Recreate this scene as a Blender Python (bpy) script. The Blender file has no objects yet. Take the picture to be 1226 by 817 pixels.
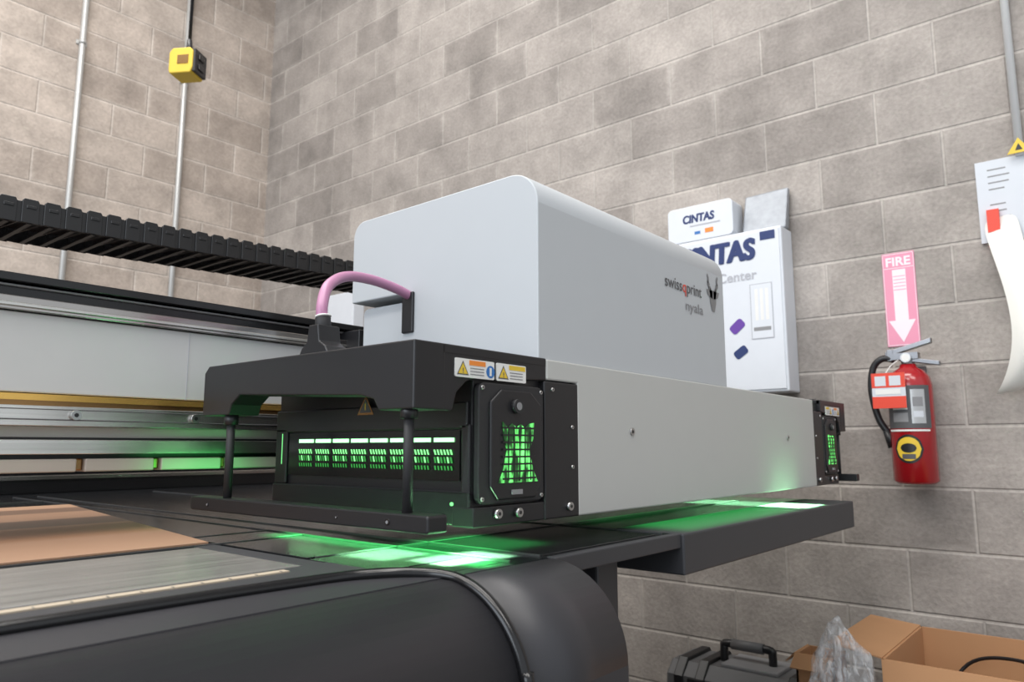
import bpy, bmesh, math, random
from mathutils import Vector, Matrix, noise
random.seed(7)
Z0=1.10
C=bpy.context.scene.collection
bpy.context.scene.view_settings.view_transform='Standard'
WL={}
# ------------------------------------------------------------ materials
def mat(name,col,rough=.5,metal=0,spec=.5,emis=None,es=0,noise_amt=0,nscale=20,bump=0,bscale=200,coat=0,stretch=None):
    m=bpy.data.materials.new(name);m.use_nodes=True;nt=m.node_tree;b=nt.nodes['Principled BSDF']
    b.inputs['Base Color'].default_value=(*col,1);b.inputs['Roughness'].default_value=rough;b.inputs['Metallic'].default_value=metal
    b.inputs['Specular IOR Level'].default_value=spec;b.inputs['Coat Weight'].default_value=coat
    if emis: b.inputs['Emission Color'].default_value=(*emis,1);b.inputs['Emission Strength'].default_value=es
    geo=nt.nodes.new('ShaderNodeNewGeometry')
    n=nt.nodes.new('ShaderNodeTexNoise');n.inputs['Scale'].default_value=nscale;n.inputs['Detail'].default_value=4
    src=geo.outputs['Position']
    if stretch:
        mp=nt.nodes.new('ShaderNodeMapping');mp.inputs['Scale'].default_value=stretch;nt.links.new(src,mp.inputs[0]);src=mp.outputs[0]
    nt.links.new(src,n.inputs['Vector'])
    a=noise_amt if noise_amt else .03
    mr=nt.nodes.new('ShaderNodeMapRange');mr.inputs['To Min'].default_value=1-a;mr.inputs['To Max'].default_value=1+a
    if stretch: mr.inputs['From Min'].default_value=.3;mr.inputs['From Max'].default_value=.7
    nt.links.new(n.outputs['Fac'],mr.inputs['Value'])
    mx=nt.nodes.new('ShaderNodeMix');mx.data_type='RGBA';mx.blend_type='MULTIPLY';mx.inputs['Factor'].default_value=1
    mx.inputs[6].default_value=(*col,1)
    nt.links.new(mr.outputs['Result'],mx.inputs[7]);nt.links.new(mx.outputs[2],b.inputs['Base Color'])
    if bump:
        n2=nt.nodes.new('ShaderNodeTexNoise');n2.inputs['Scale'].default_value=bscale;n2.inputs['Detail'].default_value=3
        nt.links.new(geo.outputs['Position'],n2.inputs['Vector'])
        bp=nt.nodes.new('ShaderNodeBump');bp.inputs['Strength'].default_value=bump;bp.inputs['Distance'].default_value=.002
        nt.links.new(n2.outputs['Fac'],bp.inputs['Height']);nt.links.new(bp.outputs['Normal'],b.inputs['Normal'])
    return m
def block_mat(name,axis,c1,c2,mortar,xoff=0):
    m=bpy.data.materials.new(name);m.use_nodes=True;nt=m.node_tree;L=nt.links;N=nt.nodes.new;b=nt.nodes['Principled BSDF']
    b.inputs['Roughness'].default_value=.9;b.inputs['Specular IOR Level'].default_value=.2
    g=N('ShaderNodeNewGeometry');s=N('ShaderNodeSeparateXYZ');L.new(g.outputs['Position'],s.inputs[0])
    cb=N('ShaderNodeCombineXYZ');ad=N('ShaderNodeMath');ad.operation='ADD';ad.inputs[1].default_value=20.3+xoff
    L.new(s.outputs[axis],ad.inputs[0]);az=N('ShaderNodeMath');az.operation='SUBTRACT';az.inputs[1].default_value=Z0-.135-.203*10
    L.new(s.outputs['Z'],az.inputs[0]);L.new(ad.outputs[0],cb.inputs[0]);L.new(az.outputs[0],cb.inputs[1])
    br=N('ShaderNodeTexBrick');br.inputs['Scale'].default_value=1;br.inputs['Brick Width'].default_value=.406;br.inputs['Row Height'].default_value=.203
    br.inputs['Mortar Size'].default_value=.007;br.inputs['Mortar Smooth'].default_value=.7;br.offset=.5
    br.inputs['Color1'].default_value=(*c1,1);br.inputs['Color2'].default_value=(*c2,1);br.inputs['Mortar'].default_value=(*mortar,1)
    L.new(cb.outputs[0],br.inputs['Vector'])
    n1=N('ShaderNodeTexNoise');n1.inputs['Scale'].default_value=4.0;n1.inputs['Detail'].default_value=9;n1.inputs['Roughness'].default_value=.68
    L.new(g.outputs['Position'],n1.inputs['Vector'])
    n2=N('ShaderNodeTexNoise');n2.inputs['Scale'].default_value=70;n2.inputs['Detail'].default_value=5
    L.new(g.outputs['Position'],n2.inputs['Vector'])
    r1=N('ShaderNodeMapRange');r1.inputs['From Min'].default_value=.3;r1.inputs['From Max'].default_value=.7;r1.inputs['To Min'].default_value=.74;r1.inputs['To Max'].default_value=1.24;L.new(n1.outputs['Fac'],r1.inputs['Value'])
    r2=N('ShaderNodeMapRange');r2.inputs['From Min'].default_value=.25;r2.inputs['From Max'].default_value=.75;r2.inputs['To Min'].default_value=.87;r2.inputs['To Max'].default_value=1.10;L.new(n2.outputs['Fac'],r2.inputs['Value'])
    mm=N('ShaderNodeMath');mm.operation='MULTIPLY';L.new(r1.outputs[0],mm.inputs[0]);L.new(r2.outputs[0],mm.inputs[1])
    br2=N('ShaderNodeTexBrick');br2.inputs['Scale'].default_value=1;br2.inputs['Brick Width'].default_value=.406;br2.inputs['Row Height'].default_value=.203
    br2.inputs['Mortar Size'].default_value=.03;br2.inputs['Mortar Smooth'].default_value=1;br2.offset=.5;L.new(cb.outputs[0],br2.inputs['Vector'])
    n3=N('ShaderNodeTexNoise');n3.inputs['Scale'].default_value=6;n3.inputs['Detail'].default_value=6;L.new(g.outputs['Position'],n3.inputs['Vector'])
    r3=N('ShaderNodeMapRange');r3.inputs['From Min'].default_value=.44;r3.inputs['From Max'].default_value=.68;r3.inputs['To Min'].default_value=0;r3.inputs['To Max'].default_value=.85;L.new(n3.outputs['Fac'],r3.inputs['Value'])
    sm=N('ShaderNodeMath');sm.operation='MULTIPLY';L.new(r3.outputs[0],sm.inputs[0]);L.new(br2.outputs['Fac'],sm.inputs[1])
    mo=N('ShaderNodeMix');mo.data_type='RGBA';L.new(sm.outputs[0],mo.inputs['Factor']);L.new(br.outputs['Color'],mo.inputs[6]);mo.inputs[7].default_value=(*mortar,1)
    mx=N('ShaderNodeMix');mx.data_type='RGBA';mx.blend_type='MULTIPLY';mx.inputs['Factor'].default_value=1
    L.new(mo.outputs[2],mx.inputs[6]);L.new(mm.outputs[0],mx.inputs[7]);L.new(mx.outputs[2],b.inputs['Base Color'])
    sb=N('ShaderNodeMath');sb.operation='MULTIPLY_ADD';sb.inputs[1].default_value=-1;L.new(br.outputs['Fac'],sb.inputs[0])
    h2=N('ShaderNodeMath');h2.operation='MULTIPLY';h2.inputs[1].default_value=.6;L.new(n2.outputs['Fac'],h2.inputs[0]);L.new(h2.outputs[0],sb.inputs[2])
    bp=N('ShaderNodeBump');bp.inputs['Strength'].default_value=.6;bp.inputs['Distance'].default_value=.007
    L.new(sb.outputs[0],bp.inputs['Height']);L.new(bp.outputs['Normal'],b.inputs['Normal'])
    return m
M_black=mat('black_plastic',(.012,.012,.014),.40)
M_chain=mat('black_chain_plastic',(.013,.013,.014),.38)
M_strap=mat('worn_strap',(.07,.07,.07),.5)
M_blackm=mat('black_matte',(.018,.018,.02),.6,bump=.1,bscale=900)
M_blackg=mat('black_gloss',(.008,.008,.009),.2)
M_char=mat('charcoal_cover',(.027,.027,.032),.42,bump=.04,bscale=600)
M_beam=mat('charcoal_painted_steel',(.034,.035,.040),.5)
M_table=mat('black_table',(.014,.015,.017),.13,noise_amt=.25,nscale=6,bump=.15,bscale=300)
M_seam=mat('table_seam',(.05,.052,.055),.35)
M_white=mat('light_grey_paint',(.475,.50,.525),.42,noise_amt=.015)
M_panel=mat('warm_grey_paint',(.48,.485,.47),.45,noise_amt=.015)
M_gpan=mat('gantry_panel',(.52,.53,.53),.4)
M_alu=mat('brushed_aluminium',(.62,.61,.58),.25,metal=.95,noise_amt=.12,nscale=1,stretch=(2,60,160))
M_steel=mat('dark_steel',(.42,.40,.38),.16,metal=1,noise_amt=.2,nscale=8)
M_amber=mat('amber_strip',(.75,.46,.12),.22,metal=.8)
M_bronze=mat('bronze_strip',(.30,.17,.07),.25,metal=.9)
M_beige=mat('beige_plastic',(.46,.44,.41),.5)
M_tile=mat('skirt_tile',(.40,.36,.32),.35)
M_stripm=mat('grey_metal_strip',(.33,.325,.31),.26,metal=.5,noise_amt=.28,nscale=1,stretch=(3,70,1))
M_ruler=mat('ruler_beige',(.46,.39,.30),.5)
M_screw=mat('screw_steel',(.5,.5,.5),.3,metal=1)
M_green=mat('green_glow',(.02,.2,.03),.5,emis=(.25,1,.32),es=1.3)
M_greenhot=mat('green_hot_glow',(.3,1,.4),.5,emis=(.40,1,.44),es=1.9)
M_greenmid=mat('green_mid_glow',(.1,.5,.15),.5,emis=(.28,1,.30),es=1.1)
M_greendim=mat('green_dim_glow',(.01,.05,.01),.5,emis=(.05,.6,.09),es=.55)
M_hose=mat('mauve_hose',(.42,.19,.32),.4)
M_label=mat('white_label',(.75,.75,.73),.5)
M_yellow=mat('yellow',(.72,.50,.04),.45)
M_orange=mat('orange',(.8,.25,.04),.5)
M_blue=mat('blue',(.03,.16,.45),.5)
M_navy=mat('navy',(.010,.028,.13),.5)
M_dgrey=mat('dark_grey_print',(.085,.085,.09),.5)
M_mgrey=mat('mid_grey_print',(.24,.24,.25),.5)
M_emb=mat('emblem_grey',(.20,.20,.205),.5)
M_lgrey=mat('light_grey_print',(.42,.43,.47),.5)
M_red=mat('red_print',(.70,.06,.03),.5)
M_cab=mat('white_cabinet',(.66,.69,.74),.45)
M_paper=mat('paper',(.60,.63,.68),.7)
M_paper2=mat('paper_strip',(.72,.71,.67),.7)
M_pink=mat('faded_pink_sign',(.74,.28,.40),.5)
M_signw=mat('sign_white',(.84,.72,.78),.5)
M_ext=mat('extinguisher_red',(.34,.005,.010),.25,coat=.5)
M_silver=mat('silver',(.5,.5,.5),.35,metal=.8)
M_lever=mat('lever_metal',(.22,.22,.23),.3,metal=1)
M_pack=mat('silver_package',(.30,.32,.35),.35,metal=.3,noise_amt=.25,nscale=30,bump=.5,bscale=30)
M_card=mat('cardboard',(.48,.255,.125),.8,noise_amt=.06,nscale=12)
M_cardin=mat('cardboard_inside',(.34,.18,.085),.85)
M_cond=mat('galvanised_conduit',(.50,.50,.49),.4,metal=.4)
M_pipe=mat('white_pipe',(.70,.70,.70),.4)
M_purple=mat('purple_print',(.12,.04,.32),.5)
M_tbgrey=mat('toolbox_grey',(.12,.12,.125),.5)
M_tbmid=mat('toolbox_mid_grey',(.24,.24,.25),.5)
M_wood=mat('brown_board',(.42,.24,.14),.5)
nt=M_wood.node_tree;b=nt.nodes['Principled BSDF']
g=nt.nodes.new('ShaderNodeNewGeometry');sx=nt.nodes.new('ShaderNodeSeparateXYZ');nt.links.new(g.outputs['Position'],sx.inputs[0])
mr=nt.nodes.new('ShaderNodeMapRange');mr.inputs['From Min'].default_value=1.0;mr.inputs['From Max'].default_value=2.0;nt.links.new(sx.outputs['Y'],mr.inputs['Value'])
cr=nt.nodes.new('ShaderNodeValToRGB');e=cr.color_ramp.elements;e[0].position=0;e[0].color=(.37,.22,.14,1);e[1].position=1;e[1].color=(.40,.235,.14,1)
for p,c in ((.22,(.37,.215,.135,1)),(.25,(.34,.18,.10,1)),(.42,(.32,.165,.09,1)),(.44,(.10,.055,.03,1)),(.56,(.11,.06,.035,1)),(.58,(.36,.20,.12,1)),(.72,(.36,.20,.12,1)),(.74,(.16,.085,.05,1)),(.84,(.16,.085,.05,1)),(.86,(.40,.23,.14,1))):  # dark stops paint shadow and reflection bands into the board colour
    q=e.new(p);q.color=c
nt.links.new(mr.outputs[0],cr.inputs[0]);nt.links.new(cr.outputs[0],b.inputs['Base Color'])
M_fan=mat('fan_glow',(.01,.06,.015),.4)
nt=M_fan.node_tree;b=nt.nodes['Principled BSDF'];g=nt.nodes.new('ShaderNodeNewGeometry')
mp=nt.nodes.new('ShaderNodeMapping');mp.inputs['Scale'].default_value=(90,1,26);nz=nt.nodes.new('ShaderNodeTexNoise');nz.inputs['Scale'].default_value=1;nz.inputs['Detail'].default_value=3
nt.links.new(g.outputs['Position'],mp.inputs[0]);nt.links.new(mp.outputs[0],nz.inputs['Vector'])
mr=nt.nodes.new('ShaderNodeMapRange');mr.inputs['From Min'].default_value=.44;mr.inputs['From Max'].default_value=.66;mr.inputs['To Min'].default_value=.04;mr.inputs['To Max'].default_value=2.2
nt.links.new(nz.outputs['Fac'],mr.inputs['Value']);nt.links.new(mr.outputs[0],b.inputs['Emission Strength']);b.inputs['Emission Color'].default_value=(.16,.9,.18,1)
M_film=bpy.data.materials.new('clear_plastic_film');M_film.use_nodes=True;nt=M_film.node_tree
b=nt.nodes['Principled BSDF'];b.inputs['Base Color'].default_value=(.8,.82,.85,1);b.inputs['Roughness'].default_value=.12
nz=nt.nodes.new('ShaderNodeTexNoise');nz.inputs['Scale'].default_value=16;nz.inputs['Detail'].default_value=5
mr=nt.nodes.new('ShaderNodeMapRange');mr.inputs['From Min'].default_value=.45;mr.inputs['From Max'].default_value=.72;mr.inputs['To Min'].default_value=.14;mr.inputs['To Max'].default_value=.65
nt.links.new(nz.outputs['Fac'],mr.inputs['Value']);nt.links.new(mr.outputs[0],b.inputs['Alpha'])
bp=nt.nodes.new('ShaderNodeBump');bp.inputs['Strength'].default_value=1;bp.inputs['Distance'].default_value=.02;nt.links.new(nz.outputs['Fac'],bp.inputs['Height']);nt.links.new(bp.outputs['Normal'],b.inputs['Normal'])

# ------------------------------------------------------------ builder
class MB:
    def __init__(s): s.v=[];s.f=[];s.m=[];s.mats=[];s.sm=[]
    def mi(s,m):
        if m not in s.mats: s.mats.append(m)
        return s.mats.index(m)
    def add(s,vs,fs,m,smooth=False):
        o=len(s.v);s.v+= [tuple(v) for v in vs];k=s.mi(m)
        for f in fs: s.f.append([i+o for i in f]);s.m.append(k);s.sm.append(smooth)
        return s
    def box(s,x0,x1,y0,y1,z0,z1,m):
        vs=[(x,y,z) for x in (x0,x1) for y in (y0,y1) for z in (z0,z1)]
        return s.add(vs,[(0,1,3,2),(4,6,7,5),(0,4,5,1),(2,3,7,6),(0,2,6,4),(1,5,7,3)],m)
    def prism(s,poly,axis,a0,a1,m,smooth=False):
        def P(p,a):
            return {'X':(a,p[0],p[1]),'Y':(p[0],a,p[1]),'Z':(p[0],p[1],a)}[axis]
        n=len(poly);vs=[P(p,a0) for p in poly]+[P(p,a1) for p in poly]
        s.add(vs,[(i,(i+1)%n,n+(i+1)%n,n+i) for i in range(n)],m,smooth)
        s.add(vs,[list(range(n)),list(range(n,2*n))],m)
        return s
    def cyl(s,p0,p1,r0,m,r1=None,n=20,cap=True):
        r1=r0 if r1 is None else r1
        p0=Vector(p0);p1=Vector(p1);d=(p1-p0).normalized();u=d.orthogonal().normalized();w=d.cross(u)
        A=[p0+(u*math.cos(t)+w*math.sin(t))*r0 for t in [2*math.pi*i/n for i in range(n)]]
        B=[p1+(u*math.cos(t)+w*math.sin(t))*r1 for t in [2*math.pi*i/n for i in range(n)]]
        s.add(A+B,[(i,(i+1)%n,n+(i+1)%n,n+i) for i in range(n)],m,True)
        if cap: s.add(A+B,[list(range(n)),list(range(n,2*n))],m)
        return s
    def tube(s,pts,r,m,n=14,sub=8):
        P=[Vector(p) for p in pts]
        Q=[]
        if len(P)>2 and sub>1:
            for i in range(len(P)-1):
                a=P[max(i-1,0)];b=P[i];c=P[i+1];d=P[min(i+2,len(P)-1)]
                for k in range(sub):
                    t=k/sub;Q.append(.5*((2*b)+(c-a)*t+(2*a-5*b+4*c-d)*t*t+(3*b-a-3*c+d)*t**3))
            Q.append(P[-1])
        else: Q=P
        vs=[];u=None
        for i,q in enumerate(Q):
            d=(Q[min(i+1,len(Q)-1)]-Q[max(i-1,0)]).normalized()
            u=d.orthogonal().normalized() if u is None else (u-d*u.dot(d)).normalized()
            w=d.cross(u)
            vs+=[q+(u*math.cos(2*math.pi*k/n)+w*math.sin(2*math.pi*k/n))*r for k in range(n)]
        fs=[(i*n+k,i*n+(k+1)%n,(i+1)*n+(k+1)%n,(i+1)*n+k) for i in range(len(Q)-1) for k in range(n)]
        s.add(vs,fs,m,True);s.add(vs,[list(range(n)),list(range(len(vs)-n,len(vs)))],m)
        return s
    def lathe(s,prof,cx,cy,m,n=32):
        vs=[(cx+r*math.cos(2*math.pi*k/n),cy+r*math.sin(2*math.pi*k/n),z) for r,z in prof for k in range(n)]
        s.add(vs,[(i*n+k,i*n+(k+1)%n,(i+1)*n+(k+1)%n,(i+1)*n+k) for i in range(len(prof)-1) for k in range(n)],m,True)
        return s
    def map(s,fn): s.v=[fn(*v) for v in s.v];return s
    def done(s,name,parent=None,bevel=0,label=None,category=None,kind=None,group=None,seg=2,norm=True):
        vs=[Vector((x,y,z+Z0)) for x,y,z in s.v]
        lo=Vector([min(v[i] for v in vs) for i in range(3)]);hi=Vector([max(v[i] for v in vs) for i in range(3)])
        c=(lo+hi)/2;c.z=lo.z
        me=bpy.data.meshes.new(name);me.from_pydata([v-c for v in vs],[],s.f)
        for m in s.mats: me.materials.append(m)
        for p,k,sm in zip(me.polygons,s.m,s.sm): p.material_index=k;p.use_smooth=sm
        bm=bmesh.new();bm.from_mesh(me);bmesh.ops.remove_doubles(bm,verts=bm.verts,dist=1e-5)
        if norm: bmesh.ops.recalc_face_normals(bm,faces=bm.faces)
        bm.to_mesh(me);bm.free()
        o=bpy.data.objects.new(name,me);C.objects.link(o);place(o,c,parent)
        if bevel:
            b=o.modifiers.new('b','BEVEL');b.width=bevel;b.segments=seg;b.limit_method='ANGLE';b.angle_limit=math.radians(50)
        meta(o,label,category,kind,group);return o
def place(o,loc,parent):
    loc=Vector(loc);WL[o]=loc
    if parent: o.parent=parent;o.location=loc-WL[parent]
    else: o.location=loc
def meta(o,label=None,category=None,kind=None,group=None):
    if label:o['label']=label
    if category:o['category']=category
    if kind:o['kind']=kind
    if group:o['group']=group
def empty(name,loc,label,category,group=None,parent=None):
    o=bpy.data.objects.new(name,None);o.empty_display_size=.05;C.objects.link(o);place(o,(loc[0],loc[1],loc[2]+Z0),parent);meta(o,label,category,None,group);return o
def copy(o,dx,dy,dz,parent=None):
    n=o.copy();C.objects.link(n);WL[n]=WL[o]+Vector((dx,dy,dz))
    p=parent or o.parent
    if p: n.parent=p;n.location=WL[n]-WL[p]
    else: n.location=WL[n]
    return n
def tmesh(body,off=0,shear=0):
    cu=bpy.data.curves.new('t','FONT');cu.body=body;cu.size=1;cu.offset=off;cu.resolution_u=6;cu.shear=shear
    ob=bpy.data.objects.new('t',cu);C.objects.link(ob);bpy.context.view_layer.update()
    me=bpy.data.meshes.new_from_object(ob.evaluated_get(bpy.context.evaluated_depsgraph_get()))
    V=[v.co.copy() for v in me.vertices];Fc=[list(p.vertices) for p in me.polygons]
    bpy.data.objects.remove(ob);return V,Fc
def text(mb,body,o,u,v,width,height,m,off=0,m2=None,rng=None,shear=0):
    V,Fc=tmesh(body,off,shear);x0=min(p.x for p in V);x1=max(p.x for p in V);y0=min(p.y for p in V);y1=max(p.y for p in V)
    o=Vector(o);u=Vector(u);v=Vector(v)
    W=[o+u*((p.x-x0)/(x1-x0)*width)+v*((p.y-y0)/(y1-y0)*height) for p in V]
    if rng:
        a_=max(p.x for p in tmesh(rng[0],off)[0]);b_=max(p.x for p in tmesh(rng[1],off)[0])
        fa=[f for f in Fc if not a_<sum(V[i].x for i in f)/len(f)<=b_+.005];fb=[f for f in Fc if f not in fa]
        mb.add(W,fa,m);mb.add(W,fb,m2)
    else: mb.add(W,Fc,m)
def arc(cx,cy,r,a0,a1,n=8):
    return [(cx+r*math.cos(math.radians(a0+(a1-a0)*i/n)),cy+r*math.sin(math.radians(a0+(a1-a0)*i/n))) for i in range(n+1)]
def rrect(x0,x1,y0,y1,r,n=5):
    return arc(x1-r,y1-r,r,0,90,n)+arc(x0+r,y1-r,r,90,180,n)+arc(x0+r,y0+r,r,180,270,n)+arc(x1-r,y0+r,r,270,360,n)

# ------------------------------------------------------------ room
XW=2.8;YW=4.65;FL=-Z0
wr=block_mat('grey_block_wall','Y',(.265,.24,.222),(.39,.355,.328),(.43,.395,.365))
wl=block_mat('beige_block_wall','X',(.36,.305,.265),(.48,.415,.365),(.54,.48,.43),.1)  # lighter beige tones also paint in this wall's brighter lighting
MB().box(XW,XW+.2,-4,YW+.2,FL-.1,4.3,wr).done('wall_right',kind='structure',label='grey concrete block wall with pale mortar')
MB().box(-4,XW,YW,YW+.2,FL-.1,4.3,wl).done('wall_left',kind='structure',label='beige concrete block wall with pale mortar')
M_floor=mat('concrete_floor',(.25,.25,.245),.5,noise_amt=.2,nscale=3)
MB().box(-4,XW+.2,-4,YW+.2,FL-.15,FL,M_floor).done('floor',kind='structure',label='smooth grey concrete floor')
M_ceil=mat('ceiling_white',(.6,.6,.6),.9)
MB().box(-4,XW+.2,-4,YW+.2,4.3,4.4,M_ceil).done('ceiling',kind='structure',label='white painted warehouse ceiling')

# ------------------------------------------------------------ printer
PR=empty('flatbed_printer',(.3,1.2,-Z0),'large grey and black flatbed printer glowing green inside','printer')
T=-.14
tb=MB().box(-2.4,.776,.581,3.8,T-.06,T,M_table).box(.776,2.07,.581,2.6,T-.02,T,M_table).done('printer_table',PR,label='flat black printer bed')
def nose(x0,x1,name,r=.11):
    prof=arc(.581,-.25,r,90,180,14)+[(.581-r,-.62),(.60,-.62),(.60,-.1401)]
    mb=MB();n=len(prof)
    vs=[(x0,*p) for p in prof]+[(x1,*p) for p in prof]
    for i in range(n):
        j=(i+1)%n;mb.add([vs[i],vs[j],vs[n+j],vs[n+i]],[(0,1,2,3)],M_char,i<14)
    mb.add(vs,[list(range(n)),list(range(n,2*n))],M_char)
    return mb.done(name,tb,label='smooth charcoal rounded edge cover')
nose(-2.4,.583,'edge_cover');nose(.592,.776,'edge_cover.001')
MB().box(-2.4,.583,.581,.668,T,T+.0012,M_char).box(.592,.70,.581,.62,T,T+.0008,M_char).done('edge_strip',tb,label='charcoal strip')
pts=[(-2.4,.668,T+.004),(-.5,.666,T+.004),(.2,.664,T+.004),(.46,.655,T+.004),(.535,.635,T+.005),(.575,.60,T+.004)]
pts+= [(.587,y,z) for y,z in arc(.581,-.25,.112,95,180,7)]+[(.587,.469,-.62)]
MB().tube(pts,.0065,M_blackg,sub=6).done('rubber_bead',tb,label='glossy black rubber cord along the bed edge')
mb=MB().box(-2.4,.49,.728,.741,T+.003,T+.0045,M_ruler)
for i in range(60):
    x=.48-i*.03;mb.box(x,x+.001,.728,.733,T+.0046,T+.005,M_dgrey)
mb.done('ruler_strip',tb,label='beige ruler tape')
MB().box(-2.4,.56,.675,.755,T,T+.003,M_beam).done('bed_margin',tb)
MB().box(-2.4,.525,.757,1.0,T,T+.003,M_stripm).done('bed_plate',tb,bevel=.001,label='brushed grey metal bed plate')
mb=MB().box(.53,.56,.76,1.02,T,T+.002,M_beam).box(.565,.70,.60,.66,T,T+.0015,M_black).box(.565,.70,.665,.80,T,T+.0015,M_table).box(.57,.70,.81,1.5,T,T+.002,M_table).box(.78,1.08,.60,1.1,T,T+.0015,M_table)
mb.done('bed_tile',tb,label='thin black bed sheets with seams',bevel=.0008)
mb=MB()
for x in (.715,.775,1.10): mb.box(x,x+.003,.60,2.4,T,T+.0022,M_seam)
for y in (1.02,1.12,1.98,2.15,2.5): mb.box(-2.4,.71,y,y+.006,T,T+.003,M_seam)
mb.box(.58,1.9,.805,.808,T,T+.0022,M_seam)
mb.done('bed_seam',tb,label='thin grey seam strips')
MB().box(1.118,2.07,.57,.70,-.205,T+.001,M_beam).done('side_beam',tb,bevel=.003,label='charcoal steel side beam')
MB().box(.776,1.118,.575,.59,T-.022,T+.001,M_beam).done('edge_rail',tb,bevel=.002)
MB().box(.97,1.03,.64,.8,FL,T-.02,M_beam).done('table_leg',tb,bevel=.004)
MB().box(-1.5,.7,.75,3.4,FL,T-.06,M_black).done('machine_cabinet',tb,label='black machine base under the bed')
MB().box(-2.4,2.0,2.56,2.7,T,-.015,M_blackg).box(-2.4,2.0,2.555,2.56,-.10,-.085,M_steel).box(-2.4,2.0,2.555,2.56,-.06,-.05,M_bronze).done('rear_rail',tb,bevel=.003,label='dark rear rail with metallic strips')
# gantry
GY=1.25
gb=MB().box(-2.4,2.2,GY,1.50,.080,.199,M_gpan).box(-2.4,2.2,1.30,1.48,-.01,.08,M_black).box(-2.4,2.2,1.262,1.49,.199,.243,M_blackg).done('gantry_beam',PR,bevel=.002,label='long light grey gantry beam')
MB().box(-2.4,2.2,GY-.005,1.47,.243,.256,M_blackg).box(-2.4,2.2,GY+.004,GY+.02,.2375,.2405,M_mgrey).done('top_rail',gb,bevel=.002,label='black top rail')  # thin grey box paints a light reflection along the black rail
MB().box(-2.4,2.2,GY-.008,1.27,.2,.2215,M_steel).box(-2.4,2.2,GY-.011,GY-.008,.205,.2115,M_alu).done('guide_rail',gb,bevel=.002,label='polished steel guide rail')
MB().box(-2.4,2.2,GY-.003,1.26,.069,.0785,M_amber).box(-2.4,2.2,GY-.001,1.26,.0615,.069,M_bronze).done('encoder_strip',gb,label='shiny amber strip')
MB().box(-2.4,2.2,GY-.012,1.30,.031,.061,M_alu).box(-2.4,2.2,GY-.014,GY-.012,.0395,.0415,M_dgrey).box(-2.4,2.2,GY-.0135,GY-.012,.055,.0565,M_dgrey).done('aluminium_extrusion',gb,bevel=.0015)
MB().box(-2.4,2.2,GY+.01,1.30,.014,.031,M_beige).box(-2.4,2.2,GY-.004,1.31,-.011,.011,M_alu).box(-2.4,2.2,GY+.006,1.30,.011,.0145,M_black).done('lower_rail',gb,bevel=.001)
MB().box(-2.4,2.2,GY+.02,1.33,-.018,-.011,M_black).done('gasket',gb)
MB().box(.618,.619,GY-.001,GY,.08,.199,M_lgrey).done('panel_joint',gb)
blk=None
for i in range(18):
    x=-.95+i*.118
    if blk is None: blk=MB().box(x,x+.106,GY,1.32,-.038,-.018,M_tile).box(x+.106,x+.118,GY+.01,1.32,-.036,-.018,M_bronze).done('skirt_block',gb,bevel=.002)
    else: copy(blk,i*.118,0,0)
bolt=None
for i,x in enumerate([.441,.629,.253,.065,-.123]):
    if bolt is None: bolt=MB().cyl((x,GY-.02,.048),(x,GY-.012,.048),.0075,M_screw).cyl((x,GY-.0205,.048),(x,GY-.0195,.048),.0035,M_black,n=6).done('bolt',gb,label='steel socket bolt')
    else: copy(bolt,x-.441,0,0)
# cable chain
ch=MB().box(-1.2,1.62,1.515,1.66,0,.015,M_black).map(lambda x,y,z:(x,y,z+.425+.0385*(x-.383))).done('cable_chain',PR,label='long black plastic cable drag chain')
link=None;x=-.5;PT=.036
while x<1.62:
    zc=.421+.0385*(x-.383)
    if link is None:
        x00,z00=x,zc
        l=MB()
        for a,sg in ((1.5,1),(1.675,-1)):
            def yy(d): return a+sg*d
            pl_=[(x-.017,zc-.021),(x+.011,zc-.021),(x+.011,zc+.018),(x+.008,zc+.024),(x-.014,zc+.024),(x-.017,zc+.020)]
            l.prism(pl_,'Y',*sorted((yy(0),yy(.005))),M_chain)
            l.box(x+.008,x+.020,*sorted((yy(.003),yy(.008))),zc-.020,zc+.020,M_chain)
            l.box(x-.010,x+.006,*sorted((yy(-.0015),yy(.001))),zc+.006,zc+.012,M_chain)
        l.box(x-.006,x+.003,1.504,1.671,zc-.022,zc-.018,M_chain).box(x-.011,x+.007,1.506,1.669,zc+.018,zc+.0245,M_chain)
        l.add([(x+.014,1.51,zc-.0195),(x+.0165,1.51,zc-.0195),(x-.002,1.665,zc-.0195),(x-.0045,1.665,zc-.0195)],[(0,1,2,3)],M_strap)
        link=l.done('chain_link',ch,bevel=.0007,seg=1)
    else: copy(link,x-x00,0,zc-z00)
    x+=PT
# carriage body
YF=.663
cb=MB().box(.90,2.09,.672,1.24,-.095,.122,M_black).box(.95,2.06,.70,1.2,-.108,-.09,M_blackm).box(.95,2.06,1.2,1.3,-.03,.24,M_black).done('print_carriage',PR,bevel=.002,label='black print carriage body')
pp=[(.872,.099),(.872,.130),(2.072,.1275),(2.072,-.104),(.951,-.104),(.951,.099)]
sp=MB().prism(pp,'Y',YF-.004,YF+.008,M_panel).done('side_panel',cb,bevel=.0025,label='flat light grey metal side panel')
s0=MB().cyl((1.113,YF-.0065,.026),(1.113,YF-.004,.026),.0065,M_screw).cyl((1.113,YF-.007,.026),(1.113,YF-.0064,.026),.003,M_black,n=6).done('panel_screw',cb)
copy(s0,.753,0,-.003)
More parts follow.
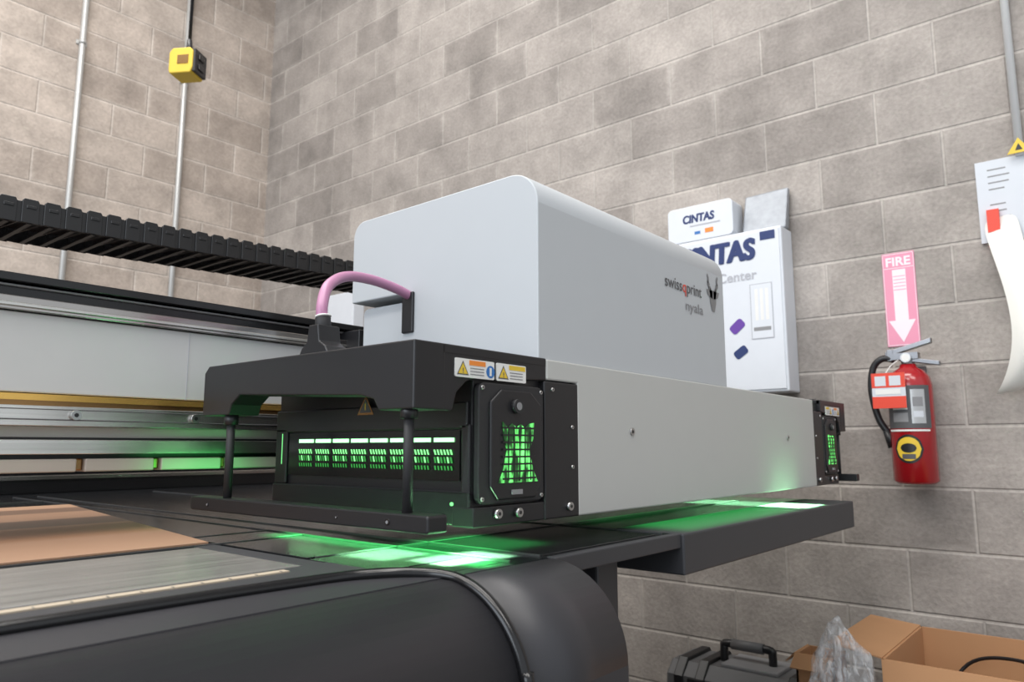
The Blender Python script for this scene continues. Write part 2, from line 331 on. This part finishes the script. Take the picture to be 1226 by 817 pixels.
# hood
hp=[(.663,.1285)]+[(y,z) for y,z in arc(.718,.371,.055,180,90,12)]+[(y,z) for y,z in arc(1.077,.393,.031,90,0,8)]+[(1.108,.268),(.966,.268),(.966,.1285)]
mb=MB();n=len(hp);x0,x1=.857,1.525
vs=[(x0,*p) for p in hp]+[(x1,*p) for p in hp]
for i in range(n):
    j=(i+1)%n;mb.add([vs[i],vs[j],vs[n+j],vs[n+i]],[(0,1,2,3)],M_white,1<=i<=12 or 14<=i<=21)
mb.add(vs,[list(range(n)),list(range(n,2*n))],M_white)
hd=mb.done('carriage_hood',PR,bevel=.002,label='tall pale grey hood with rounded top edges')
MB().box(.852,.8575,.934,.962,.196,.268,M_black).done('hose_slot',hd,bevel=.002)
MB().prism(rrect(.96,1.095,.12,.258,.012),'X',.875,1.5,M_white).done('rear_cover',hd,bevel=.003)
mb=MB();text(mb,'swissqprint',(1.255,YF-.0012,.300),(1,0,0),(0,0,1),.158,.030,M_dgrey,.006,M_red,('swiss','swissq'));mb.done('lettering',hd,norm=False,label='dark grey swissqprint lettering with red q')
mb=MB();text(mb,'nyala',(1.340,YF-.0012,.266),(1,0,0),(0,0,1),.078,.026,M_mgrey,.004);mb.done('lettering.001',hd,norm=False,label='grey nyala lettering')
mb=MB()
def pl(pts,w,m,fn):
    for (a,b),(c,d) in zip(pts[:-1],pts[1:]):
        dx,dy=c-a,d-b;l=math.hypot(dx,dy);nx,ny=-dy/l*w/2,dx/l*w/2
        mb.add([fn(a+nx,b+ny),fn(c+nx,d+ny),fn(c-nx,d-ny),fn(a-nx,b-ny)],[(0,1,2,3)],m)
E=lambda a,b:(1.440+a*.058,YF-.0012,.287+b*.078)
for sgn in (1,-1):
    S=lambda a:.5+sgn*(a-.5)
    for w,p in ((.09,[(.06,1.0),(.16,.88),(.08,.76)]),(.14,[(.08,.78),(.22,.68),(.24,.58)]),(.18,[(.24,.60),(.42,.48)])):
        pl([(S(a),b) for a,b in p],w,M_emb,E)
    mb.add([E(S(.46),.58),E(S(-.04),.58),E(S(.08),.42),E(S(.46),.34)],[(0,1,2,3)],M_emb)
mb.add([E(.22,.58),E(.78,.58),E(.74,.24),E(.60,.0),E(.40,.0),E(.26,.24)],[(0,1,2,3,4,5)],M_emb)
mb.done('emblem',hd,norm=False,label='grey horned antelope head emblem')
# lamp units
def lamp(fn,mir,suffix,lab):
    def D(mb,name,par,**k): 
        mb.map(fn);return mb.done(name,par,**k)
    mb=MB().box(.722,.94,.67,1.12,-.100,.122,M_black)
    mb.box(.866,.952,.659,.70,-.104,.097,M_black)
    mb.box(.715,.87,.661,.70,-.104,-.078,M_black)
    mb.box(.716,.727,.67,1.125,-.102,-.06,M_black).box(.716,.722,.675,1.12,.024,.06,M_black)
    mb.box(.716,.722,1.088,1.12,-.06,.03,M_black).box(.716,.722,.67,.685,-.06,.03,M_black)
    mb.cyl((.80,.72,.125),(.80,.72,.137),.03,M_black)
    u=D(mb,'lamp_unit',PR,bevel=.002,label=lab)
    D(MB().box(.719,.7222,.69,1.085,-.045,.022,M_blackg),'vent_panel',u)
    D(MB().box(.735,.755,.69,1.10,-.1045,-.1,M_greenhot),'lamp_lens',u,label='bright green lamp strip')
    sl=None
    for i in range(8):
        y=.700+i*.0452
        if sl is None or mir:
            m=MB().box(.7165,.719,y,y+.037,.0068,.0125,M_greenhot)
            for k in range(6):
                yk=y+.001+k*.0062
                m.add([(.7172,yk,-.0105),(.7172,yk+.0034,-.0105),(.7172,yk+.0062,-.0035),(.7172,yk+.0028,-.0035)],[(0,1,2,3)],M_greenmid)
                m.add([(.7172,yk,-.0215),(.7172,yk+.0034,-.0215),(.7172,yk+.0056,-.0135),(.7172,yk+.0022,-.0135)],[(0,1,2,3)],M_greenmid if k in (1,4) else M_greendim)
                m.add([(.7172,yk,-.031),(.7172,yk+.003,-.031),(.7172,yk+.0045,-.0255),(.7172,yk+.0015,-.0255)],[(0,1,2,3)],M_greendim)
            sl=D(m,'light_slot',u,norm=False,label='green glowing light slot')
            y0=y
        else: copy(sl,0,y-y0,0)
    D(MB().box(.7155,.7165,1.1,1.1012,-.028,.022,M_green),'light_line',u)
    D(MB().cyl((.714,.70,-.075),(.716,.70,-.075),.0025,M_green,n=10),'indicator_light',u)
    fp=rrect(.722,.862,-.075,.086,.012)
    D(MB().prism(fp,'Y',.6585,.668,M_blackm),'fan_plate',u,bevel=.0015)
    oct_=[(.742,.060),(.765,.078),(.828,.078),(.852,.060),(.852,-.052),(.838,-.070),(.758,-.070),(.742,-.052)]
    D(MB().prism(oct_,'Y',.6545,.6595,M_black),'fan_frame',u,bevel=.002)
    hg=[(.765,.034)]+[(.775,.026),(.785,.032),(.795,.026),(.803,.032),(.812,.026),(.822,.032),(.833,.034),(.831,.012),(.823,-.005),(.830,-.03),(.841,-.048),(.757,-.048),(.767,-.03),(.774,-.005),(.768,.012)]
    D(MB().prism(hg,'Y',.6530,.6550,M_fan),'fan_window',u,norm=True)
    gm=MB()
    for i in range(8):
        z=.026-i*.0098;gm.box(.764,.836,.6522,.6532,z-.0013,z+.0013,M_black)
    for xx in (.776,.788,.800,.812,.824): gm.box(xx-.0009,xx+.0009,.6520,.6530,-.046,.028,M_black)
    D(gm,'fan_grille',u)
    D(MB().cyl((.794,.648,.056),(.794,.656,.056),.010,M_blackm).cyl((.794,.6475,.056),(.794,.6481,.056),.0055,M_mgrey),'fan_knob',u,label='small black knob with steel centre')
    D(MB().box(.784,.806,.652,.656,-.064,-.0575,M_mgrey),'connector_port',u)
    for (x,z) in ((.759,-.088),(.803,-.089),(.924,-.088),(.885,.085),(.935,.03),(.935,-.03),(.729,.079),(.856,.079),(.729,-.068),(.856,-.068)):
        r=.0062 if z<-.08 else .0028
        D(MB().cyl((x,.6535 if z<-.08 else .657,z),(x,.661,z),r,M_screw).cyl((x,.653 if z<-.08 else .6568,z),(x,.6538 if z<-.08 else .6572,z),r*.45,M_black,n=6),'screw',u)
    return u
lamp(lambda x,y,z:(x,y,z),False,'','black lamp unit glowing green')
fm=lambda x,y,z:(2.07+(.952-x)*.86,y,z)
lamp(fm,True,'','black lamp unit with dim green light')
def bumper(fn,first):
    def D(mb,name,par,**k):
        mb.map(fn);return mb.done(name,par,**k)
    ap=[(.66,.131),(1.154,.131),(1.167,.120),(1.167,.050),(1.085,.050),(1.078,.066),(1.055,.080),(.76,.066),(.735,.060),(.725,.046),(.66,.046)]
    u=D(MB().prism(ap,'X',.607,.66,M_black),'bumper',PR,bevel=.002,label='black arched guard frame')
    D(MB().box(.655,.872,.66,1.15,.118,.131,M_black).prism([(.655,.046),(.674,.046),(.682,.07),(.70,.085),(.71,.088),(.872,.098),(.872,.131),(.655,.131)],'Y',.6605,.672,M_black),'guard_top',u,bevel=.002)
    bp=rrect(.630,1.185,-.100,-.079,.004)
    D(MB().prism(bp,'X',.605,.637,M_black),'guard_bar',u,bevel=.002)
    for y,r in ((.70,.004),(.80,.002),(1.13,.003)): D(MB().cyl((.604,y,-.09),(.606,y,-.09),r,M_blackg).cyl((.6035,y,-.09),(.6042,y,-.09),r*.5,M_mgrey),'guard_screw',u)
    for y in (.683,1.10): D(MB().cyl((.621,y,-.08),(.621,y,.05),.0065,M_blackm).cyl((.621,y,.035),(.621,y,.05),.011,M_black),'guard_rod',u)
    def lab(x0,x1,z0,z1,kind):
        m=MB().prism(rrect(x0,x1,z0,z1,.002,3),'Y',.6588,.6606,M_label);w=x1-x0;Y=.6584
        tx=x0+.014
        if kind==1:
            m.box(x0+.026,x0+.058,Y,Y+.0002,z1-.008,z1-.0015,M_orange)
            c=[(x0+.068+.0085*math.cos(t),z0+.0105+.0085*math.sin(t)) for t in [2*math.pi*i/16 for i in range(16)]]
            m.prism(c,'Y',Y,Y+.0002,M_blue);m.box(x0+.066,x0+.070,Y-.0002,Y,z0+.005,z0+.016,M_label)
            for k in range(3): m.box(x0+.028,x0+.055,Y,Y+.0002,z0+.012-k*.004,z0+.0133-k*.004,M_mgrey)
        else:
            m.box(x0+.026,x1-.002,Y,Y+.0002,z1-.008,z1-.0015,M_yellow)
            for k in range(3): m.box(x0+.028,x1-.008,Y,Y+.0002,z0+.012-k*.004,z0+.0133-k*.004,M_mgrey)
        m.prism([(tx-.011,z0+.003),(tx+.011,z0+.003),(tx,z1-.003)],'Y',Y,Y+.0002,M_dgrey)
        m.prism([(tx-.0088,z0+.0045),(tx+.0088,z0+.0045),(tx,z1-.006)],'Y',Y-.0002,Y,M_yellow)
        m.box(tx-.0008,tx+.0008,Y-.0004,Y-.0002,z0+.0075,z1-.0125,M_dgrey).box(tx-.0008,tx+.0008,Y-.0004,Y-.0002,z0+.0052,z0+.0066,M_dgrey)
        D(m,'warning_label',u,label='white warning label with yellow triangle')
    lab(.677,.753,.090,.1145,1);lab(.758,.822,.090,.1145,2)
    if first:
        m=MB()
        m.prism([(.865,.048),(.903,.048),(.884,.077)],'X',.7154,.7157,M_bronze).prism([(.870,.0512),(.898,.0512),(.884,.0725)],'X',.7150,.7154,M_dgrey)
        m.box(.7146,.7150,.883,.885,.055,.065,M_yellow)
        D(m,'warning_triangle',u,label='amber warning triangle sticker')
    return u
bumper(lambda x,y,z:(x,y,z),True)
bumper(fm,False)
hs=MB().tube([(.640,.893,.175),(.640,.897,.205),(.665,.918,.243),(.715,.941,.270),(.775,.952,.277),(.83,.950,.270),(.868,.947,.258)],.0085,M_hose).done('supply_hose',PR,label='mauve flexible hose')
MB().prism([(.855,.131),(.925,.131),(.918,.142),(.906,.150),(.902,.175),(.880,.175),(.876,.150),(.862,.142)],'X',.622,.66,M_black).cyl((.640,.892,.17),(.640,.894,.188),.0115,M_blackm).cyl((.640,.893,.188),(.640,.8935,.191),.012,M_label).done('hose_fitting',hs,bevel=.002,label='black hose clamp bracket')
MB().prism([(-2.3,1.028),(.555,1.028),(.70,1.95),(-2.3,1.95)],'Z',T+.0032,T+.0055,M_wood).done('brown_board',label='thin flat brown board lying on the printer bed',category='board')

# ------------------------------------------------------------ left wall conduits, pendant
for x,lab in ((1.52,'thin steel conduit running up the block wall'),(2.15,'steel conduit beside the hanging yellow box')):
    c=MB().cyl((x,YW-.02,FL),(x,YW-.02,4.28),.017,M_cond).done('conduit',label=lab,category='pipe')
    for z in (.2,1.3,2.4,3.4): MB().box(x-.03,x+.03,YW-.006,YW-.0,z,z+.025,M_cond).cyl((x,YW-.02,z),(x,YW-.02,z+.025),.02,M_cond).done('conduit_strap',c)
PX,PY=1.402,3.0
pd=empty('pendant_outlet',(PX,PY,1.60),'yellow and black outlet box hanging from a black cord','outlet box')
rot=Matrix.Rotation(math.radians(-58),3,'Z')
def rp(x,y,z):
    v=rot@Vector((x,y,0));return (PX+v.x,PY+v.y,z)
MB().prism([(-.055,1.585),(.040,1.585),(.050,1.61),(.050,1.68),(.035,1.70),(-.045,1.70),(-.060,1.68),(-.060,1.60)],'Y',-.048,.048,M_yellow).map(rp).done('outlet_box',pd,bevel=.005,label='yellow plastic box')
m=MB().box(.046,.060,-.044,.044,1.592,1.694,M_black)
for z in (1.62,1.665): m.box(.060,.066,-.02,.02,z-.012,z+.012,M_blackg)
m.map(rp).done('outlet_face',pd,bevel=.003)
m=MB().box(-.02,.03,-.050,-.048,1.625,1.665,M_bronze).map(rp).done('outlet_sticker',pd)
MB().cyl((PX,PY,1.69),(PX,PY,1.76),.016,M_black,r1=.010).done('cord_grip',pd)
MB().cyl((PX,PY,1.75),(PX,PY,4.30),.007,M_black).done('cord',pd)

# ------------------------------------------------------------ right wall
U_=(0,-1,0);V_=(0,0,1)
cab=MB().box(2.686,XW,.932,1.372,.20,.822,M_cab).done('first_aid_cabinet',bevel=.006,label='white wall cabinet with blue CINTAS lettering',category='cabinet')
dr=MB().box(2.682,2.686,.940,1.364,.21,.812,M_cab).done('cabinet_door',cab,bevel=.002)
xf=2.6805
m=MB();text(m,'CINTAS',(xf,1.352,.705),U_,V_,.318,.088,M_navy,.030,shear=.08)
text(m,'CINTAS',(xf-.0006,1.348,.707),U_,V_,.318,.084,M_navy,.030,shear=.08)
text(m,'CINTAS',(xf-.0012,1.356,.707),U_,V_,.318,.084,M_navy,.030,shear=.08)
m.done('lettering',dr,norm=False,label='bold navy CINTAS lettering')
m=MB();text(m,'Center',(xf,1.185,.630),U_,V_,.155,.038,M_lgrey,.015);m.done('lettering',dr,norm=False,label='grey Center lettering')
MB().box(xf,xf+.0008,.955,1.012,.775,.808,M_navy).done('label_patch',dr)
m=MB().box(xf-.0002,xf+.0008,.975,1.060,.40,.61,M_lgrey).box(xf-.0004,xf-.0002,.978,1.057,.403,.607,M_cab)
for yy in (.99,1.01,1.03): m.box(xf-.0006,xf-.0004,yy,yy+.012,.47,.59,M_label)
m.box(xf-.0006,xf-.0004,.985,1.05,.43,.444,M_mgrey)
m.done('picture_panel',dr)
def rot2(cy,cz,w,h,a,mm,mb):
    c=math.cos(a);s_=math.sin(a);pts=[(cy+u*c-v*s_,cz+u*s_+v*c) for u,v in rrect(-w/2,w/2,-h/2,h/2,h*.3)]
    mb.prism(pts,'X',xf,xf+.0006,mm)
m=MB();rot2(1.115,.455,.060,.038,-.7,M_purple,m);m.done('picture',dr)
m=MB();rot2(1.105,.355,.055,.034,-.6,M_navy,m);m.done('picture.001',dr)
m=MB().prism(rrect(1.118,1.398,.824,.972,.02),'X',2.69,2.79,M_cab)
wb=m.done('white_box',bevel=.003,label='white supply box with blue CINTAS print on cabinet',category='box')
m=MB();text(m,'CINTAS',(2.6892,1.33,.900),U_,V_,.135,.036,M_navy,.028,shear=.08);text(m,'CINTAS',(2.6888,1.328,.901),U_,V_,.135,.034,M_navy,.028,shear=.08);m.done('lettering',wb,norm=False)
MB().box(2.689,2.6895,1.17,1.30,.885,.890,M_lgrey).done('print_patch',wb)
MB().box(2.689,2.6895,1.20,1.235,.85,.868,M_orange).done('print_patch',wb)
MB().box(2.689,2.6895,1.255,1.28,.85,.862,M_blue).done('print_patch',wb)
m=MB().add([(2.73,1.10,.824),(2.73,.93,.824),(2.765,.925,.99),(2.765,1.095,.985),(2.77,1.10,.824),(2.77,.93,.824),(2.79,.925,.99),(2.79,1.095,.985)],[(0,1,2,3),(4,5,6,7),(0,1,5,4),(1,2,6,5),(2,3,7,6),(3,0,4,7)],M_pack)
m.done('foil_package',bevel=.006,label='silver grey wrapped package standing on the cabinet',category='package')
MB().box(2.72,XW+.002,3.50,3.78,.70,.93,M_cab).done('electrical_box',bevel=.005,label='white electrical box mounted on the block wall',category='electrical box')
fs=MB().box(2.796,XW,.520,.622,.345,.675,M_pink).done('fire_sign',label='faded pink FIRE sign with white down arrow',category='sign')
xs=2.7955
m=MB()
text(m,'FIRE',(xs,.610,.628),U_,V_,.078,.032,M_signw,.03)
m.prism([(.550,.615),(.592,.615),(.592,.435),(.613,.435),(.571,.358),(.529,.435),(.550,.435)],'X',xs,xs+.0004,M_signw)
for k in range(5): m.box(xs-.0004,xs,.552,.590,.590-k*.012,.5925-k*.012,M_pink)
for a in ((.522,.62,.348,.350),(.522,.62,.670,.672),(.522,.62,.620,.622),(.522,.5235,.348,.672),(.6185,.62,.348,.672)): m.box(xs,xs+.0004,*a,M_signw)
m.done('sign_print',fs,norm=False)
# extinguisher
cx,cy=2.715,.548;r=.067
ex=empty('fire_extinguisher',(cx,cy,-.12),'red fire extinguisher with black hose and paper tags','fire extinguisher')
MB().lathe([(0,-.118),(.055,-.118),(r,-.108),(r,.200),(.061,.228),(.045,.250),(.028,.260),(.024,.272),(0,.272)],cx,cy,M_ext,40).done('cylinder_body',ex,label='glossy red cylinder')
m=MB()
def wrap(y0,z0,w,h,mt,dr=.0014,ell=False):
    n=12;vs=[]
    for i in range(n+1):
        yv=y0-w*i/n;a=math.pi-math.asin(max(-1,min(1,(yv-cy)/r)))
        hh=h/2*(math.sqrt(max(0,1-(2*i/n-1)**2)) if ell else 1)
        for z in (z0+h/2-hh,z0+h/2+hh): vs.append((cx+(r+dr)*math.cos(a),cy+(r+dr)*math.sin(a),z))
    m.add(vs,[(2*i,2*i+1,2*i+3,2*i+2) for i in range(n)],mt,True)
wrap(.608,.060,.120,.138,M_dgrey,.001);wrap(.535,.075,.036,.11,M_silver);wrap(.530,.095,.026,.02,M_paper,.002);wrap(.530,.13,.026,.03,M_mgrey,.002);wrap(.590,.08,.045,.03,M_mgrey,.002);wrap(.590,.12,.045,.005,M_label,.002);wrap(.604,.050,.112,.006,M_label,.002)
wrap(.592,-.052,.082,.092,M_black,.0014,True);wrap(.586,-.044,.070,.076,M_yellow,.002,True);wrap(.574,-.018,.046,.030,M_black,.0026,True);wrap(.570,-.038,.038,.016,M_dgrey,.0026)
m.done('body_label',ex,norm=False,label='printed instruction label with round yellow badge')
MB().cyl((cx,cy,.268),(cx,cy,.300),.020,M_lever).box(cx-.02,cx+.02,cy-.035,cy+.045,.288,.310,M_lever).cyl((cx-.03,cy,.292),(cx-.018,cy,.292),.016,M_silver).cyl((cx-.0305,cy,.292),(cx-.03,cy,.292),.012,M_label).done('valve',ex,bevel=.002)
m=MB()
for a,b_,th_ in (((cy+.055,.292),(cy-.095,.262),.015),((cy+.065,.300),(cy-.075,.338),.017)):
    m.add([(cx+dx,y,z+dz) for dx in (-.013,.013) for (y,z) in (a,b_) for dz in (0,th_)],[(0,1,3,2),(4,6,7,5),(0,2,6,4),(1,5,7,3),(0,4,5,1),(2,3,7,6)],M_lever)
m.box(cx-.014,cx+.014,cy+.04,cy+.06,.285,.325,M_lever)
m.done('carry_handle',ex,bevel=.002)
MB().tube([(cx,cy+.04,.290),(cx-.01,cy+.075,.295),(cx-.01,cy+.105,.265),(cx-.01,cy+.115,.19),(cx-.01,cy+.10,.10),(cx-.01,cy+.075,.05)],.011,M_black).cyl((cx-.01,cy+.077,.055),(cx-.01,cy+.06,0.0),.012,M_black,r1=.016).done('discharge_hose',ex)
MB().box(cx-.085,cx-.083,cy-.005,cy+.095,.125,.240,M_paper).box(cx-.0855,cx-.085,cy-.005,cy+.095,.125,.163,M_red).box(cx-.0855,cx-.085,cy-.005,cy+.095,.192,.240,M_red).box(cx-.086,cx-.0855,cy+.01,cy+.085,.170,.186,M_label).box(cx-.086,cx-.0855,cy+.052,cy+.085,.198,.230,M_paper).box(cx-.086,cx-.0855,cy+.008,cy+.042,.198,.230,M_paper).tube([(cx-.084,cy+.05,.240),(cx-.04,cy+.04,.27),(cx,cy+.01,.30)],.0015,M_label,n=6).done('inspection_tag',ex,label='white and red inspection tag')
MB().box(2.785,XW+.002,.51,.58,.0,.27,M_dgrey).box(2.74,2.79,.53,.56,.22,.232,M_dgrey).done('wall_bracket',ex)
# pipe and papers
pp_=MB().cyl((2.785,.192,.93),(2.785,.192,4.29),.012,M_pipe).done('wall_pipe',label='white pipe running up the block wall',category='pipe')
MB().prism([(.160,.935),(.224,.935),(.192,.985)],'X',2.768,2.770,M_yellow).prism([(.182,.944),(.202,.944),(.192,.966)],'X',2.767,2.768,M_black).box(2.77,2.785,.186,.198,.94,.97,M_yellow).done('warning_tag',pp_,label='small yellow triangular warning tag')
m=MB().box(2.789,XW+.001,.015,.318,.66,.935,M_paper)
pa=m.done('paper_sheet',label='white printed sheet hanging on the wall',category='paper')
pr=None
for k in range(9):
    for (a,b_) in ((.285,.215),(.175,.09)):
        z=.90-k*.022-(.03 if k>3 else 0);w_=(b_-a)*random.uniform(.6,1)
        MB().box(2.7885,2.789,min(a,a+w_),max(a,a+w_),z,z+.0045,M_mgrey).done('printed_line',pa)
P=[(2.7885,.262,.735),(2.770,.256,.67),(2.735,.232,.56),(2.70,.212,.45),(2.68,.206,.34),(2.685,.226,.245),(2.715,.262,.175),(2.745,.285,.16)]
m=MB();vs=[]
for i,(x,y,z) in enumerate(P):
    w=.048-.002*i;k=min(i,2)/2
    vs+=[(x,y+w,z+.0),(x-.018*k,y,z+.006),(x+.012*k,y-w,z+.012)]
m.add(vs,[f for i in range(len(P)-1) for f in ((3*i,3*i+1,3*i+4,3*i+3),(3*i+1,3*i+2,3*i+5,3*i+4))],M_paper2,True)
pc=m.done('curled_paper_strip',norm=False,label='curled white paper strip held by a red clip',category='paper')
sd=pc.modifiers.new('s','SUBSURF');sd.levels=2;sd.render_levels=2
MB().box(2.772,2.7885,.262,.296,.69,.765,M_red).box(2.765,XW+.001,.262,.296,.640,.652,M_red).done('clip',pc,label='red plastic clip')

# ------------------------------------------------------------ floor things
def carton(name,x0,x1,y0,y1,z0,z1,fl,label,t=.006):
    m=MB().box(x0,x1,y0,y1,z0,z0+t,M_card).box(x0,x0+t,y0,y1,z0,z1,M_card).box(x1-t,x1,y0,y1,z0,z1,M_card).box(x0,x1,y0,y0+t,z0,z1,M_card).box(x0,x1,y1-t,y1,z0,z1,M_card)
    m.box(x0+t,x1-t,y0+t,y1-t,z0+.02,z0+.03,M_cardin)
    e=m.done(name,label=label,category='box')
    for (a,b_,dx,dy,dz) in fl:
        a=Vector(a);b_=Vector(b_);d=Vector((dx,dy,dz));nrm=(b_-a).cross(d).normalized()*t*.6
        q=[a,b_,b_+d*.98-(b_-a)*.03,a+d*.98+(b_-a)*.03];vs=q+[p+nrm for p in q]
        MB().add(vs,[(0,1,2,3),(4,5,6,7),(0,1,5,4),(1,2,6,5),(2,3,7,6),(3,0,4,7)],M_card).done('box_flap',e)
    return e
zt=-.545
carton('cardboard_box',2.16,2.62,.06,.55,FL,zt,[((2.16,.06,zt),(2.16,.55,zt),-.05,0,-.19),((2.16,.55,zt),(2.62,.55,zt),0,.14,.015),((2.62,.06,zt),(2.62,.55,zt),.03,0,-.16),((2.16,.06,zt),(2.62,.06,zt),0,-.15,.05)],'open brown cardboard box with raised flaps')
carton('cardboard_box',2.32,2.44,.72,.83,FL,-.61,[((2.32,.72,-.61),(2.32,.83,-.61),-.06,0,-.03),((2.32,.83,-.61),(2.44,.83,-.61),0,.03,-.03)],'small brown cardboard box beside the toolbox')
MB().tube([(2.25,.12,-.66),(2.38,.2,-.58),(2.5,.3,-.575),(2.56,.42,-.62),(2.5,.5,-.75)],.005,M_black).done('black_cable',label='black cable lying inside the open cardboard box',category='cable')
# plastic bag
bm=bmesh.new();bmesh.ops.create_icosphere(bm,subdivisions=5,radius=1)
bx,by=1.98,.575
for v in bm.verts:
    p=v.co.copy();h=(p.z+1)/2
    w=.125*(1-.45*h**2)
    n_=noise.noise(p*2.0)*.4+noise.noise(p*4.5)*.28+noise.noise(p*9)*.10
    v.co=Vector((p.x*w*(1+n_)*.75,p.y*w*(1+n_),0))+Vector((0,.03*h,h*.675+noise.noise(p*5)*.03*h))
zmin=min(v.co.z for v in bm.verts)
for v in bm.verts: v.co.z-=zmin
me=bpy.data.meshes.new('plastic_bag');bm.to_mesh(me);bm.free();me.materials.append(M_film)
for p in me.polygons:p.use_smooth=True
o=bpy.data.objects.new('plastic_bag',me);C.objects.link(o);place(o,(bx,by,0),None);meta(o,'crumpled clear plastic bag standing beside the cardboard box','bag')
# toolbox
tx0,tx1,ty0,ty1=2.50,2.76,.815,1.36
tk=MB().prism([(tx0+.02,FL),(tx1-.02,FL),(tx1,-.86),(tx0,-.86)],'Y',ty0+.01,ty1-.01,M_black)
tool=tk.done('toolbox',bevel=.01,label='black and grey plastic toolbox on the floor',category='toolbox')
MB().prism([(tx0-.008,-.86),(tx1+.008,-.86),(tx1+.004,-.80),(tx1-.04,-.76),(tx0+.04,-.76),(tx0-.004,-.80)],'Y',ty0,ty1,M_tbgrey).done('lid',tool,bevel=.01,label='dark grey lid')
MB().box(tx0+.05,tx1-.05,ty0+.16,ty0+.36,-.762,-.748,M_tbmid).done('lid_tray',tool,bevel=.004)
rib=None
for y in (ty0+.05,ty0+.10,ty1-.13,ty1-.05):
    if rib is None: rib=MB().prism([(tx0-.01,-.80),(tx0+.04,-.748),(tx1-.04,-.748),(tx1+.01,-.80),(tx1-.01,-.82),(tx0-.01,-.84)],'Y',y-.018,y+.018,M_black).done('lid_rib',tool,bevel=.004);ry=y
    else: copy(rib,0,y-ry,0)
for y in (ty0+.10,ty1-.15):
    MB().box(tx0-.022,tx0-.004,y,y+.06,-.91,-.80,M_black).box(tx0-.026,tx0-.02,y+.008,y+.052,-.89,-.85,M_tbmid).done('latch',tool,bevel=.003)
MB().tube([(2.63,1.02,-.77),(2.63,1.02,-.715),(2.63,1.035,-.698),(2.63,1.18,-.698),(2.63,1.195,-.715),(2.63,1.195,-.77)],.014,M_black,sub=4).cyl((2.63,1.05,-.698),(2.63,1.165,-.698),.018,M_tbgrey).done('handle',tool)

# ------------------------------------------------------------ lights
def area(name,loc,rot,sx,sy,e,col,spread=180):
    l=bpy.data.lights.new(name,'AREA');l.shape='RECTANGLE';l.size=sx;l.size_y=sy;l.energy=e;l.color=col;l.spread=math.radians(spread)
    o=bpy.data.objects.new(name,l);o.location=(loc[0],loc[1],loc[2]+Z0);o.rotation_euler=rot;C.objects.link(o);return o
for (x,y) in ((.8,3.0),(.8,.6),(-1.6,3.0),(-1.6,.6),(-.4,-1.8)):
    area('ceiling_lamp',(x,y,4.0),(0,0,0),.9,2.2,76,(1,.965,.92))
area('cool_side_fill',(-3.6,1.0,1.6),(0,math.radians(-90),0),2.5,4,122,(.83,.91,1))  # unseen cool area light added as fill from the left side
G=(.08,1,.20)
area('lamp_light',(.69,.84,-.110),(0,0,0),.03,.46,3.6,G,110)
area('lamp_light',(.700,.665,-.112),(0,0,0),.12,.07,5.0,(.45,1,.50),55)
area('lamp_light',(.655,.76,-.111),(0,0,0),.08,.08,3.0,(.38,1,.44),65)
area('lamp_light',(.80,.75,-.111),(0,0,0),.16,.16,1.8,G,120)
area('lamp_light',(1.82,.76,-.1095),(0,0,0),.14,.34,16,(.36,1,.44),60)
area('lamp_light',(1.5,.75,-.1095),(0,0,0),.6,.30,1.4,G,150)
area('lamp_light',(.66,1.17,-.05),(math.radians(80),0,0),.15,.06,.08,G,120)
w=bpy.data.worlds.new('w');bpy.context.scene.world=w;w.use_nodes=True
w.node_tree.nodes['Background'].inputs[0].default_value=(.90,.95,1,1);w.node_tree.nodes['Background'].inputs[1].default_value=.88
# ------------------------------------------------------------ camera
cd=bpy.data.cameras.new('camera');cd.sensor_width=36;cd.lens=36*882/1226;cd.clip_start=.02
co=bpy.data.objects.new('camera',cd);co.location=(0,0,Z0);co.rotation_euler=(math.radians(90)+math.atan(127/882),0,math.radians(39.8-90));C.objects.link(co)
cd.dof.use_dof=True;cd.dof.focus_distance=1.2;cd.dof.aperture_fstop=7.1
bpy.context.scene.camera=co
